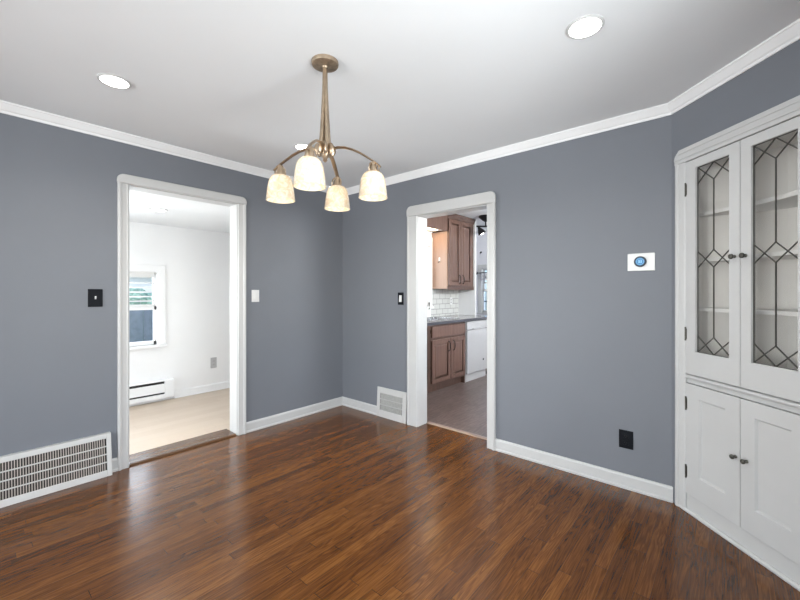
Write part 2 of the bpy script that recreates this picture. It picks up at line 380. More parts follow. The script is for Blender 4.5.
crown('trim_1', [(0, YF, 0), (0, 0, 0), (XK, 0, 0), (XR, YR, 0), (XR, YF, 0)], 'white crown moulding where the blue walls meet the ceiling')

# baseboards
BB = [(0, 0), (0.022, 0), (0.022, 0.012), (0.014, 0.018), (0.014, 0.078), (0.008, 0.090), (0, 0.092)]
def baseboard(name, F, s0, s1, label, mat=TRIM):
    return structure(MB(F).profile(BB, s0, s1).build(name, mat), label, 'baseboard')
o = MB(FL); o.profile(BB, -1.152, 0); o.profile(BB, -2.158, -2.108); o.profile(BB, YF, -2.98)
structure(o.build('baseboard_left', TRIM), 'white baseboard along the blue wall of the white room doorway', 'baseboard')
o = MB(FB); o.profile(BB, 0.0, 0.563); o.profile(BB, 1.888, XK + 0.008)
structure(o.build('baseboard_back', TRIM), 'white baseboard along the blue kitchen wall', 'baseboard')
baseboard('baseboard_right', FR, YF, YR - 0.03, 'white baseboard under the right window')
baseboard('baseboard_front', FF, 0, W1[0] - 0.07, 'white baseboard of the wall behind the camera')

# ------------------------------------------------------------------ doorways
def arc(cx, cz, r, a0, a1, n=6):
    return [(cx + r * math.cos(math.radians(a0 + (a1 - a0) * i / n)), cz + r * math.sin(math.radians(a0 + (a1 - a0) * i / n))) for i in range(n + 1)]
def head_poly(s0, s1, z0, z1, r):
    return [(s0, z0), (s1, z0)] + arc(s1 - r, z1 - r, r, 0, 90) + arc(s0 + r, z1 - r, r, 90, 180)
def doorway(name, F, so0, si0, si1, so1, zi, zo, T, label, r=0.045):
    rt = root(name, F @ Vector(((si0 + si1) / 2, 0, 0)), label, 'doorway', kind='structure')
    for a, b, sg in ((so0, si0, 1), (so1, si1, -1)):
        w = abs(b - a)
        pr = [(0, 0), (0, 0.024), (0.008, 0.029), (0.020, 0.027), (0.025, 0.020), (w - 0.014, 0.017), (w - 0.010, 0.021), (w - 0.003, 0.019), (w, 0.012), (w, 0)]
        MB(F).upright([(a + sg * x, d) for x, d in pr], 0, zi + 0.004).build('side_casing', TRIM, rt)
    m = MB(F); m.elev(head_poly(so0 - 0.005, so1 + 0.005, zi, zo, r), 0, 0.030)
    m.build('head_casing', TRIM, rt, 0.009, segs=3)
    m = MB(F)
    m.box(si0 - 0.02, si0 + 0.006, -T - 0.004, 0.004, 0, zi); m.box(si1 - 0.006, si1 + 0.02, -T - 0.004, 0.004, 0, zi); m.box(si0, si1, -T - 0.004, 0.004, zi - 0.006, zi + 0.02)
    m.build('jamb', TRIM, rt, 0.002)
    m = MB(F)   # casing on the far side of the wall
    m.box(si0 - 0.07, si0, -T - 0.018, -T, 0, zi + 0.07); m.box(si1, si1 + 0.07, -T - 0.018, -T, 0, zi + 0.07); m.box(si0, si1, -T - 0.018, -T, zi, zi + 0.07)
    m.build('rear_casing', TRIM, rt, 0.003)
    return rt
d1 = doorway('door_1', FL, -2.108, -2.040, -1.224, -1.152, 2.064, 2.132, TL, 'white cased doorway opening on the bright white room')
d2 = doorway('door_2', FB, 0.972, 1.088, 1.820, 1.894, 2.000, 2.099, TB, 'white cased doorway opening on the kitchen', r=0.05)
m = MB(FL); m.profile([(-0.205, 0), (0.004, 0), (0.004, 0.010), (-0.004, 0.016), (-0.19, 0.016), (-0.205, 0.004)], -2.034, -1.237)
tag(m.build('threshold', THR, d1), 'dark wood threshold strip')
m = MB(FB); m.profile([(-0.182, 0), (-0.13, 0), (-0.135, 0.006), (-0.156, 0.009), (-0.177, 0.006)], 1.096, 1.808)
tag(m.build('threshold', STRIP, d2), 'pale tan transition strip')

# ------------------------------------------------------------------ floor registers
def register(name, F, s0, s1, h, prot, ptop, gs0, gs1, gz0, gz1, pitch, rows, label, slat_mat, slat_fill, loc):
    r = root(name, F @ Vector(loc), label, 'vent register', 'white wall registers along the baseboard')
    # sloping face: (d,z) from (prot,.012) to (ptop,h)
    def face(z, out=0.0):
        t = (z - 0.012) / (h - 0.012); return prot + (ptop - prot) * t + out
    def slab(m, a, b, z0, z1, o0, o1):
        m.loft([[(s, face(z0, o0), z0), (s, face(z0, o1), z0), (s, face(z1, o1), z1), (s, face(z1, o0), z1)] for s in (a, b)])
    m = MB(F)
    slab(m, s0, gs0, 0.0, h, -0.010, 0.0); slab(m, gs1, s1, 0.0, h, -0.010, 0.0)
    slab(m, gs0, gs1, 0.0, gz0, -0.010, 0.0); slab(m, gs0, gs1, gz1, h, -0.010, 0.0)
    m.loft([[(s, 0, 0), (s, prot, 0), (s, face(h), h), (s, 0, h)] for s in (s0, s0 + 0.006)])
    m.loft([[(s, 0, 0), (s, prot, 0), (s, face(h), h), (s, 0, h)] for s in (s1 - 0.006, s1)])
    m.box(s0, s1, 0, face(h), h - 0.008, h)
    m.build('frame', REG, r, 0.003)
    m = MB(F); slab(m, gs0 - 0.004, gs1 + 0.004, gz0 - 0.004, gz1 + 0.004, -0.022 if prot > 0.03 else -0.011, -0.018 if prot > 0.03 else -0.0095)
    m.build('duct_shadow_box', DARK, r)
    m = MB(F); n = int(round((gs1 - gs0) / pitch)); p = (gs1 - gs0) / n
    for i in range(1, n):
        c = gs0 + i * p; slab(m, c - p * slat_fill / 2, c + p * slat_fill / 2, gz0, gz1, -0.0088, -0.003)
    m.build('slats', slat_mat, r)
    m = MB(F)
    for i in range(1, rows):
        z = gz0 + (gz1 - gz0) * i / rows; slab(m, gs0, gs1, z - 0.003, z + 0.003, -0.0089, -0.001)
    m.build('crossbars', REG, r)
    return r
register('floor_register', FL, -2.975, -2.150, 0.288, 0.070, 0.030, -2.945, -2.178, 0.042, 0.254, 0.0125, 4, 'long white wall register with upright slats left of the white room doorway', SLAT, 0.36, (-2.56, 0.03, 0))
register('floor_register', FB, 0.563, 0.958, 0.300, 0.026, 0.012, 0.605, 0.905, 0.070, 0.240, 0.0125, 3, 'small square white register with grey grille beside the kitchen doorway', MESHG, 0.62, (0.76, 0.01, 0))

# ------------------------------------------------------------------ switches, outlet, thermostat
def plate(name, F, s0, s1, z0, z1, mat, label, cat, kind, kmat, group=None):
    s, z = (s0 + s1) / 2, (z0 + z1) / 2
    r = root(name, F @ Vector((s, 0, z)), label, cat, group)
    MB(F).box(s0, s1, 0, 0.006, z0, z1).build('wall_plate', mat, r, 0.0035, segs=3)
    if kind == 'toggle':
        MB(F).box(s - 0.006, s + 0.006, 0.004, 0.0075, z - 0.013, z + 0.013).build('toggle_slot', mat, r, 0.001)
        MB(F).loft([[(s - 0.0045, 0.006, z - 0.010), (s + 0.0045, 0.006, z - 0.010), (s + 0.0045, 0.006, z + 0.010), (s - 0.0045, 0.006, z + 0.010)],
                    [(s - 0.0035, 0.019, z + 0.003), (s + 0.0035, 0.019, z + 0.003), (s + 0.0035, 0.017, z + 0.013), (s - 0.0035, 0.017, z + 0.013)]]).build('toggle', kmat, r, 0.001)
    elif kind == 'rocker':
        MB(F).loft([[(s - 0.016, 0.006, z - 0.033), (s + 0.016, 0.006, z - 0.033), (s + 0.016, 0.006, z + 0.033), (s - 0.016, 0.006, z + 0.033)],
                    [(s - 0.0155, 0.013, z - 0.032), (s + 0.0155, 0.013, z - 0.032), (s + 0.0155, 0.008, z + 0.032), (s - 0.0155, 0.008, z + 0.032)]]).build('rocker', kmat, r, 0.001)
    else:
        for q in (-0.022, 0.022):
            f = MB(F).elev(head_poly(s - 0.017, s + 0.017, z + q - 0.014, z + q + 0.014, 0.008), 0.004, 0.0085).build('socket', kmat, r, 0.001)
            m = MB(F)
            for a, w in ((-0.006, 0.0012), (0.006, 0.0012)): m.box(s + a - w, s + a + w, 0.0078, 0.0092, z + q - 0.001, z + q + 0.008)
            m.lathe_out((s, 0.0078, z + q - 0.007), [(0.0022, 0), (0.0022, 0.0014)], 8)
            m.build('slot', DARK, f)
        MB(F).lathe_out((s, 0.005, z), [(0.003, 0), (0.003, 0.002)], 10).build('screw', kmat, r)
    return r
plate('light_switch', FL, -2.274, -2.192, 1.176, 1.299, BLACK, 'black toggle switch plate left of the white room doorway', 'light switch', 'toggle', PLAST)
plate('light_switch', FL, -1.090, -1.016, 1.186, 1.297, PLAST, 'white switch plate right of the white room doorway', 'light switch', 'rocker', PLAST)
plate('light_switch', FB, 0.838, 0.912, 1.152, 1.273, BLACK, 'black switch plate with white rocker left of the kitchen doorway', 'light switch', 'rocker', PLAST)
plate('wall_outlet', FB, 2.776, 2.858, 0.258, 0.376, BLACK, 'black power outlet low on the blue wall beside the corner cabinet', 'outlet', 'outlet', BLACK)

th = root('thermostat', FB @ Vector((2.898, 0, 1.47)), 'round blue lit thermostat on a white rectangular wall plate', 'thermostat')
MB(FB).elev(head_poly(2.826, 2.976, 1.414, 1.526, 0.006), -0.002, 0.008).build('wall_plate', PLAST, th, 0.003)
bo = MB(FB).lathe_out((2.898, 0.006, 1.472), [(0.031, 0), (0.033, 0.004), (0.034, 0.010), (0.034, 0.016), (0.032, 0.0195)], 32).build('body', NAVY, th, smooth=True)
sc_ = MB(FB).lathe_out((2.898, 0.025, 1.472), [(0.0245, 0), (0.0245, 0.0012), (0.02, 0.0018)], 32).build('display', SCREEN, th)
m = MB(FB)
for i in range(24):
    a = 2 * PI * i / 24; c, s_ = math.cos(a), math.sin(a)
    m.box(2.898 + 0.020 * c - 0.0011, 2.898 + 0.020 * c + 0.0011, 0.0265, 0.0272, 1.472 + 0.020 * s_ - 0.0011, 1.472 + 0.020 * s_ + 0.0011)
for q in (-0.0055, 0.0055):      # lit readout in the middle
    m.box(2.898 + q - 0.0035, 2.898 + q + 0.0035, 0.0265, 0.0272, 1.479, 1.482); m.box(2.898 + q - 0.0035, 2.898 + q + 0.0035, 0.0265, 0.0272, 1.463, 1.466)
    m.box(2.898 + q - 0.0035, 2.898 + q + 0.0035, 0.0265, 0.0272, 1.471, 1.4735); m.box(2.898 + q + 0.0012, 2.898 + q + 0.0036, 0.0265, 0.0272, 1.463, 1.482)
m.build('readout', SCREEN2, sc_)

# ------------------------------------------------------------------ recessed lights
def downlight(x, y, zc, label, r=0.064, group='round recessed ceiling lights'):
    rt = root('recessed_light', (x, y, zc), label, 'ceiling light', group)
    MB().loft([[(x + q * math.cos(2 * PI * i / 32), y + q * math.sin(2 * PI * i / 32), zc + z) for i in range(32)] for q, z in
               ((r + 0.013, 0.002), (r + 0.012, -0.004), (r + 0.006, -0.008), (r, -0.006), (r - 0.002, -0.001))], cap=False).build('trim_ring', TRIM, rt, smooth=True)
    MB().lathe((x, y, zc - 0.004), [(r + 0.001, 0), (r, -0.0012), (r * .6, -0.0018)], 32).build('lens', LENS, rt)
    return rt
downlight(0.804, -2.299, ZC, 'recessed ceiling light above the white room doorway, farthest left')
downlight(2.857, -1.080, ZC, 'recessed ceiling light at upper right, near the corner cabinet')
downlight(0.783, -1.066, ZC, 'recessed ceiling light half hidden behind the chandelier shade')

# ------------------------------------------------------------------ chandelier
CX, CY = 1.806, -1.658
ch = root('chandelier', (CX, CY, ZC), 'antique brass four arm chandelier with marbled glass bell shades', 'chandelier')
MB().lathe((CX, CY, ZC), [(0.066, 0), (0.067, -0.008), (0.064, -0.018), (0.050, -0.023), (0.018, -0.026), (0.014, -0.034), (0.006, -0.036)], 36).build('canopy', CANOPY, ch, smooth=True)
AZ0 = math.radians(40.9 - 6)
def pol(a, r, z): return (CX + r * math.cos(a), CY + r * math.sin(a), z)
for k in range(4):
    a = AZ0 + k * PI / 2 + PI / 4
    pts = []; rad = []
    for i in range(9):
        t = i / 8; pts.append(pol(a, 0.006 + 0.016 * t ** 1.8, ZC - 0.032 - t * (ZC - 0.032 - 2.005))); rad.append(0.0065 + 0.0045 * t)
    MB().tube(pts, rad, 10).build('stem_rod', BRASS, ch, smooth=True)
hub = MB().lathe((CX, CY, 1.99), [(0.010, 0.05), (0.018, 0.035), (0.028, 0.020), (0.030, 0.0), (0.026, -0.022), (0.016, -0.040), (0.010, -0.048), (0.012, -0.056), (0.005, -0.064)], 24).build('hub', BRASS, ch, smooth=True)
for k in range(8):
    a = AZ0 + k * PI / 4 + PI / 8
    p = pol(a, 0.034, 1.987)
    MB().ball(p, 0.020, 0.012, 0.030, 12, a).build('hub_lobe', BRASS, hub, smooth=True)
shade_prof = [(0.016, 0.128), (0.028, 0.127), (0.042, 0.121), (0.053, 0.107), (0.060, 0.086), (0.065, 0.056), (0.0685, 0.022), (0.0715, 0.0), (0.0685, 0.0), (0.0655, 0.022), (0.062, 0.056), (0.057, 0.085), (0.050, 0.104), (0.040, 0.117), (0.027, 0.122), (0.016, 0.123)]
RADS = (0.242, 0.227, 0.230, 0.226); ZB = 1.741
for k in range(4):
    a = AZ0 + k * PI / 2; RAD = RADS[k]
    ctrl = [(0.018, 1.975), (0.034, 1.990), (0.060, 1.996), (0.095, 1.994), (0.130, 1.983), (0.165, 1.965), (0.205, 1.938), (0.238, 1.914), (0.262, 1.892)]
    arm = MB().tube([pol(a, r * RAD / 0.226, z) for r, z in ctrl], [0.010, 0.0115, 0.012, 0.012, 0.0115, 0.011, 0.0105, 0.010, 0.009], 10, flat=0.45).build('arm', BRASS, ch, smooth=True)
    c = pol(a, RAD, ZB)
    MB().lathe((c[0], c[1], ZB), [(0.006, 0.178), (0.013, 0.175), (0.015, 0.160), (0.020, 0.154), (0.022, 0.142), (0.027, 0.131), (0.028, 0.123)], 20).build('socket_cup', BRASS, arm, smooth=True)
    for j in range(3):
        b = a + j * 2 * PI / 3
        MB().tube([(c[0] + r * math.cos(b), c[1] + r * math.sin(b), ZB + z) for r, z in ((0.013, 0.172), (0.025, 0.160), (0.030, 0.143), (0.027, 0.126))], 0.004, 6).build('shade_clip', BRASS, arm, smooth=True)
    sh = MB().lathe((c[0], c[1], ZB), shade_prof, 36, cap=False)
    sh.bm.faces.ensure_lookup_table()
    sh = sh.build('lamp_shade', SHADE, ch, smooth=True)
    MB().lathe((c[0], c[1], ZB), [(0.010, 0.115), (0.012, 0.098), (0.022, 0.072), (0.026, 0.052), (0.022, 0.034), (0.010, 0.024)], 18).build('bulb', BULB, sh, smooth=True)

# ------------------------------------------------------------------ corner cabinet
cc = root('corner_cabinet', FD @ Vector((0.4365, 0, 0)), 'white built in corner china cabinet with leaded glass upper doors', 'cabinet')
C0, C1, MID = 0.033, 0.840, 0.4365
I0, I1 = 0.102, 0.771
# face frame and casing
m = MB(FD)
for a, sg in ((C0, 1), (C1, -1)):
    pr = [(0, 0), (0, 0.026), (0.010, 0.030), (0.022, 0.028), (0.026, 0.022), (0.046, 0.020), (0.050, 0.024), (0.062, 0.022), (0.069, 0.018), (0.069, 0)]
    m.upright([(a + sg * x, d) for x, d in pr], 0.0, 2.040)
m.build('side_casing', CABW, cc)
m = MB(FD)
m.elev(head_poly(C0 - 0.004, C1 + 0.004, 2.037, 2.118, 0.055), 0, 0.027)
m.elev(head_poly(C0 - 0.002, C1 + 0.002, 2.058, 2.116, 0.0555), 0.01, 0.032)
m.elev(head_poly(C0 + 0.030, C1 - 0.030, 2.090, 2.1155, 0.012), 0.02, 0.036)
m.build('head_casing', CABW, cc, 0.005, segs=3)
m = MB(FD)
m.box(I0 - 0.02, I1 + 0.02, -0.02, 0.010, 0.0, 0.103)
m.profile([(0.0, 0), (0.026, 0), (0.026, 0.010), (0.018, 0.020), (0.0, 0.020)], C0, C1)
m.build('base_board', CABW, cc, 0.003)
m = MB(FD)
m.box(I0 - 0.02, I1 + 0.02, -0.02, 0.008, 0.752, 0.800)
m.profile([(0.0, 0.776), (0.018, 0.778), (0.024, 0.784), (0.024, 0.794), (0.016, 0.799), (0, 0.799)], I0 - 0.002, I1 + 0.002)
m.build('ledge_rail', CABW, cc, 0.002)
# inside: two short sides, angled backs and a narrow back board
def niche(off=0.0):
    return [(0.09 + off, -0.005), (0.09 + off, -0.13), (0.33, -0.36 + off), (0.543, -0.36 + off), (0.783 - off, -0.13), (0.783 - off, -0.005)]
outer = [(s + (-0.012 if s < MID else 0.012), d - (0.012 if d < -0.01 else 0)) for s, d in niche()]
m = MB(FD); P = niche()
for i in range(5):
    m.upright([P[i], P[i + 1], outer[i + 1], outer[i]], 0.02, 2.10)
m.build('back_panels', CABI, cc)
for z in (0.775, 1.166, 1.452, 1.722, 2.055):
    t = 0.012 if z in (0.775, 2.055) else 0.022
    P = niche(0.001); d0 = -0.022 if t == 0.012 else -0.075
    poly = [(0.092, d0), (0.092, -0.129), (0.331, -0.358), (0.542, -0.358), (0.781, -0.129), (0.781, d0)]
    if t == 0.022:   # shallow scalloped front edge
        poly = poly + [(0.65, -0.082), (0.53, -0.100), (MID, -0.106), (0.343, -0.100), (0.223, -0.082)]
    o = MB(FD).upright(poly, z, z + t).build('shelf' if t == 0.022 else 'cabinet_deck', WHITE if t == 0.022 else CABI, cc, 0.002)

def bars(m, pts, w, d0, d1):
    for (s0, z0), (s1, z1) in pts:
        v = Vector((s1 - s0, z1 - z0)); n = Vector((-v.y, v.x)).normalized() * w / 2
        m.elev([(s0 + n.x, z0 + n.y), (s1 + n.x, z1 + n.y), (s1 - n.x, z1 - n.y), (s0 - n.x, z0 - n.y)], d0, d1)
def hinge(z, s, par, F=FD):
    m = MB(F); m.box(s - 0.005, s + 0.006, 0.016, 0.0235, z - 0.030, z + 0.030)
    m.tube([(s, 0.024, z - 0.034), (s, 0.024, z + 0.034)], 0.0042, 8)
    for q in (-0.036, 0.036): m.ball((s, 0.024, z + q), 0.005, 0.005, 0.004, 8)
    m.build('hinge', KNOB, par)
def knob(s, z, par, d=0.022, r=0.0135):
    MB(FD).lathe_out((s, d, z), [(0.008, 0), (0.0085, 0.003), (0.005, 0.006), (0.005, 0.012), (r * .8, 0.016), (r, 0.021), (r * .9, 0.026), (r * .4, 0.029)], 18).build('knob', KNOB, par, smooth=True)
GZ0, GZ1 = 0.938, 1.984
def glass_door(s0, s1, g0, g1, zt, label, hs, ks, kz):
    d0, d1 = -0.004, 0.020
    z0, z1 = 0.806, zt
    m = MB(FD)
    m.elev([(s0, z0), (g0, z0), (g0, z1), (s0, z1)], d0, d1); m.elev([(g1, z0), (s1, z0), (s1, z1), (g1, z1)], d0, d1)
    m.elev([(g0, z0), (g1, z0), (g1, GZ0), (g0, GZ0)], d0, d1); m.elev([(g0, GZ1), (g1, GZ1), (g1, z1), (g0, z1)], d0, d1)
    dr = m.build('glass_door', CABW, cc)
    tag(dr, label)
    MB(FD).box(g0 - 0.004, g1 + 0.004, 0.004, 0.0065, GZ0 - 0.004, GZ1 + 0.004).build('glass_pane', GLASS, dr)
    c = (g0 + g1) / 2; h = 0.094; zm = (GZ0 + GZ1) / 2
    L = [((g0, GZ0), (g0, GZ1)), ((g1, GZ0), (g1, GZ1)), ((g0, GZ0), (g1, GZ0)), ((g0, GZ1), (g1, GZ1))]
    for g in (g0, g1):
        L += [((c, GZ1), (g, GZ1 - h)), ((g, GZ1), (c, GZ1 - h)), ((c, GZ0), (g, GZ0 + h)), ((g, GZ0), (c, GZ0 + h)), ((c, zm + h / 2), (g, zm - h / 2)), ((c, zm - h / 2), (g, zm + h / 2))]
    L += [((c, GZ0 + h), (c, zm - h / 2)), ((c, zm + h / 2), (c, GZ1 - h))]
    m = MB(FD); bars(m, L, 0.0033, 0.0025, 0.009)
    tag(m.build('lead_lattice', LEAD, dr), 'dark lead lattice of diamonds and long hexagons')
    for z in (1.875, 1.036): hinge(z, hs, dr)
    knob(ks, kz, dr)
glass_door(0.104, 0.4345, 0.172, 0.377, 2.033, 'left leaded glass door', 0.108, 0.411, 1.458)
glass_door(0.4385, 0.769, 0.491, 0.695, 2.033, 'right leaded glass door', 0.769, 0.468, 1.458)
def panel_door(s0, s1, hs, ks, label):
    d0, d1 = -0.004, 0.020; z0, z1 = 0.109, 0.749
    a, b, c, d = s0 + 0.090, s1 - 0.079, 0.231, 0.674
    if s0 > MID - 0.01: a, b = s0 + 0.070, s1 - 0.099
    m = MB(FD)
    m.box(s0, a, d0, d1, z0, z1); m.box(b, s1, d0, d1, z0, z1); m.box(a, b, d0, d1, z0, c); m.box(a, b, d0, d1, d, z1)
    bmesh.ops.remove_doubles(m.bm, verts=m.bm.verts, dist=1e-5)
    dr = m.build('panel_door', CABW, cc); tag(dr, label)
    m = MB(FD)
    m.loft([[(a, 0.020, c), (b, 0.020, c), (b, 0.020, d), (a, 0.020, d)], [(a + 0.007, 0.009, c + 0.007), (b - 0.007, 0.009, c + 0.007), (b - 0.007, 0.009, d - 0.007), (a + 0.007, 0.009, d - 0.007)]], cap=False)
    m.elev([(a, c), (b, c), (b, d), (a, d)], 0.002, 0.009)
    m.build('door_panel', CABW, dr)
    for z in (0.632, 0.237): hinge(z, hs, dr)
    knob(ks, 0.452, dr, r=0.012)
panel_door(0.104, 0.4345, 0.110, 0.416, 'left lower white panel door')
panel_door(0.4385, 0.769, 0.769, 0.473, 'right lower white panel door')

# ------------------------------------------------------------------ the white room beyond the left doorway
LX = -1.73; ZL = 2.063
structure(MB().box(LX - 0.1, -TL, -3.6, 0.05, -0.06, 0.0).build('floor_white_room', PALE), 'pale beige wood floor of the white room', 'floor')
structure(MB().box(LX - 0.1, -TL, -3.6, 0.05, ZL, ZL + 0.1).build('ceiling_white_room', CEIL), 'low white ceiling of the white room', 'ceiling')
FW = frame((LX, 0, 0), (0, 1, 0), (1, 0, 0))
W3 = (-2.02, -1.328, 0.665, 1.515)
W7 = (-3.35, -2.45, 0.665, 1.7)  # second window added out of view to light the white room
m = MB(FW); m.box(-3.6, W7[0], -0.12, 0, 0, ZL); m.box(W7[1], W3[0], -0.12, 0, 0, ZL); m.box(W7[0], W7[1], -0.12, 0, 0, W7[2]); m.box(W7[0], W7[1], -0.12, 0, W7[3], ZL); m.box(W3[1], 0.05, -0.12, 0, 0, ZL); m.box(W3[0], W3[1], -0.12, 0, 0, W3[2]); m.box(W3[0], W3[1], -0.12, 0, W3[3], ZL)
structure(m.build('wall_white_room_far', WHITE), 'bright white far wall of the white room with a window', 'wall')
structure(MB().box(LX, -TL, 0.0, 0.10, 0, ZL).build('wall_white_room_right', WHITE), 'white right end wall of the white room', 'wall')
FE = frame((0, -3.50, 0), (1, 0, 0), (0, 1, 0)); W8 = (-1.55, -0.40, 0.35, 1.90)  # unseen window opening added around the white room fill lamp
m = MB(FE); m.box(LX, W8[0], -0.10, 0, 0, ZL); m.box(W8[1], -TL, -0.10, 0, 0, ZL); m.box(W8[0], W8[1], -0.10, 0, 0, W8[2]); m.box(W8[0], W8[1], -0.10, 0, W8[3], ZL)
sash_window('added_window_7', FE, W8, 'unseen white window added for light in the left end wall of the white room', depth=-0.05, trim=WHITE)
structure(m.build('wall_white_room_left', WHITE), 'white left end wall of the white room', 'wall')
structure(MB(frame((-TL, 0, 0), (0, 1, 0), (-1, 0, 0))).box(-1.15, 0, 0, 0.004, 0, ZL).build('wall_white_room_near', WHITE), 'white back of the blue wall inside the white room', 'wall')
m = MB(FW); m.profile(BB, -1.16, 0.0); m.profile(BB, -3.5, -2.75)
structure(m.build('baseboard_white_room', WHITE), 'white baseboard along the far wall of the white room', 'baseboard')
sash_window('window_3', FW, W3, 'white double hung window in the far wall of the white room', depth=-0.05, trim=WHITE)
sash_window('added_window_6', FW, W7, 'unseen white window added for light in the white room left of the doorway', depth=-0.05, trim=WHITE)
downlight(-0.794, -1.606, ZL, 'recessed ceiling light inside the white room beyond the left doorway', 0.062)
plate('wall_outlet', FW, -0.732, -0.655, 0.295, 0.430, GREYPL, 'grey outlet plate low on the white room far wall', 'outlet', 'outlet', GREYPL)
ht = root('baseboard_heater', (LX + 0.03, -1.9, 0), 'long white electric baseboard heater with dark slots under the white room window', 'heater')
m = MB(FW)
m.profile([(0, 0.03), (0.055, 0.03), (0.062, 0.045), (0.062, 0.085), (0, 0.085)], -2.7, -1.275)
m.profile([(0, 0.145), (0.062, 0.145), (0.062, 0.205), (0.0, 0.205)], -2.7, -1.275)
m.profile([(0.052, 0.105), (0.062, 0.105), (0.062, 0.146), (0.052, 0.146)], -2.7, -1.275)
m.profile([(0, 0.232), (0.05, 0.232), (0.062, 0.238), (0.05, 0.248), (0.0, 0.248)], -2.7, -1.275)
m.build('housing', WHITE, ht, 0.002)
MB(FW).box(-2.7, -1.275, 0.0, 0.045, 0.05, 0.24).build('heating_element', DARK, ht)
MB(FW).profile([(0, 0.03), (0.055, 0.03), (0.064, 0.045), (0.064, 0.238), (0.052, 0.250), (0, 0.250)], -1.275, -1.178).build('end_cap', WHITE, ht, 0.002)

# outside that window
structure(MB().box(-14, LX - 0.5, -14, 10, -0.30, -0.20).build('ground', GRASS), 'lawn outside the white room window', 'ground')
fn = root('privacy_fence', (-3.1, -2.0, -0.2), 'blue grey board fence seen through the lower window sash', 'fence')
m = MB()
for i in range(18): m.box(-3.12, -3.10, -3.9 + i * 0.2, -3.705 + i * 0.2, -0.20, 1.06)
m.build('boards', FENCE, fn, 0.004)
m = MB(); m.box(-3.15, -3.09, -3.9, -0.3, 1.06, 1.09); m.box(-3.16, -3.12, -3.9, -0.3, 0.2, 0.28)
m.build('rails', FENCE, fn, 0.004)
hd = MB(); rnd = random.Random(3)
for i in range(40):
    hd.ball((-4.6 + rnd.uniform(-.2, .2), -3.6 + i * 0.09, rnd.uniform(0.3, 1.25)), rnd.uniform(.18, .3), rnd.uniform(.18, .3), rnd.uniform(.18, .3), 10)
hd.box(-4.75, -4.45, -3.6, 0, -0.2, 1.0)
tag(hd.build('hedge', GREEN, smooth=True), 'green hedge seen between the slats of the window blind', 'hedge')
nh = root('neighbour_house', (-8, -2, -0.2), 'distant house with mauve shingled roof seen at the top of the window', 'house')
MB().box(-10, -7.5, -6.5, 2, -0.2, 1.75).build('house_wall', WHITE, nh)
MB(frame((0, 0, 0), (0, 1, 0), (-1, 0, 0))).profile([(7.2, 1.72), (10.3, 1.72), (8.8, 3.6)], -6.8, 2.3).build('house_roof', ROOF, nh)
vb = root('window_blind', (LX - 0.015, -1.68, 1.5), 'white slatted blind half lowered over the upper window sash', 'blind')
MB(FW).box(-2.0, -1.365, -0.032, -0.004, 1.115, 1.135).build('bottom_rail', PLAST, vb, 0.002)
for i in range(5):
    z = 1.165 + i * 0.052
    MB(FW).profile([(-0.032, z), (-0.030, z + 0.003), (-0.006, z + 0.017), (-0.006, z + 0.014)], -2.0, -1.365).build('slat', PLAST, vb)
MB(FW).box(-2.0, -1.365, -0.034, -0.002, 1.445, 1.510).build('head_rail', PLAST, vb, 0.002)
for s in (-1.9, -1.5): MB(FW).tube([(s, -0.019, 1.12), (s, -0.019, 1.45)], 0.0012, 5).build('cord', PLAST, vb)

# ------------------------------------------------------------------ the kitchen beyond the right doorway
KX = -0.08; ZK = 2.44; KY = 3.9; STUB = 2.558
structure(MB().box(KX - 0.1, 4.2, TB + 0.03, KY + 0.1, -0.06, 0.0).build('floor_kitchen', KFL), 'grey brown wood plank floor of the kitchen', 'floor')
structure(MB().box(KX - 0.9, 4.2, TB, KY + 0.1, ZK, ZK + 0.1).build('ceiling_kitchen', CEIL), 'white ceiling of the kitchen', 'ceiling')
FK = frame((KX, 0, 0), (0, 1, 0), (1, 0, 0))
W4 = (0.86, 1.74, 1.06, 2.02)
m = MB(FK); m.box(TB, W4[0], -0.12, 0, -0.06, ZK); m.box(W4[1], STUB + 0.1, -0.12, 0, -0.06, ZK); m.box(W4[0], W4[1], -0.12, 0, -0.06, W4[2]); m.box(W4[0], W4[1], -0.12, 0, W4[3], ZK)
structure(m.build('wall_kitchen_left', WHITE), 'white kitchen wall with the sink window', 'wall')
sash_window('window_4', FK, W4, 'bright white kitchen window above the sink', depth=-0.05, sill=True, trim=WHITE)
structure(MB(FK).box(1.80, STUB, 0, 0.008, 0.905, 1.335).build('trim_2', TILE), 'white subway tile backsplash under the wall cabinet', 'backsplash')
structure(MB().box(KX, 0.237, STUB, STUB + 0.04, 0, ZK).build('wall_kitchen_stub', KGREY), 'short pale grey wall end past the wall cabinet', 'wall')
structure(MB().box(KX - 0.9, KX, STUB + 0.04, STUB + 0.14, 0, ZK).build('wall_nook_return', LAV), 'return wall of the nook behind the stub wall', 'wall')
structure(MB().box(KX - 0.95, KX - 0.85, STUB + 0.1, KY, 0, ZK).build('wall_nook_left', LAV), 'left wall of the breakfast nook', 'wall')
structure(MB().box(KX - 0.9, KX - 0.1, STUB + 0.1, KY + 0.1, -0.06, 0).build('floor_nook', KFL), 'wood floor of the breakfast nook', 'floor')
FN = frame((0, KY, 0), (1, 0, 0), (0, -1, 0))
W5 = (-0.385, 0.55, 0.87, 1.74)
m = MB(FN); m.box(KX - 0.9, W5[0], -0.12, 0, 0, ZK); m.box(W5[1], 4.2, -0.12, 0, 0, ZK); m.box(W5[0], W5[1], -0.12, 0, 0, W5[2]); m.box(W5[0], W5[1], -0.12, 0, W5[3], ZK)
structure(m.build('wall_kitchen_far', LAV), 'pale lavender far wall of the kitchen', 'wall')
w5 = sash_window('window_5', FN, W5, 'white window with glazing bars in the far kitchen wall', depth=-0.05, mat=BAR)
m = MB(FN)
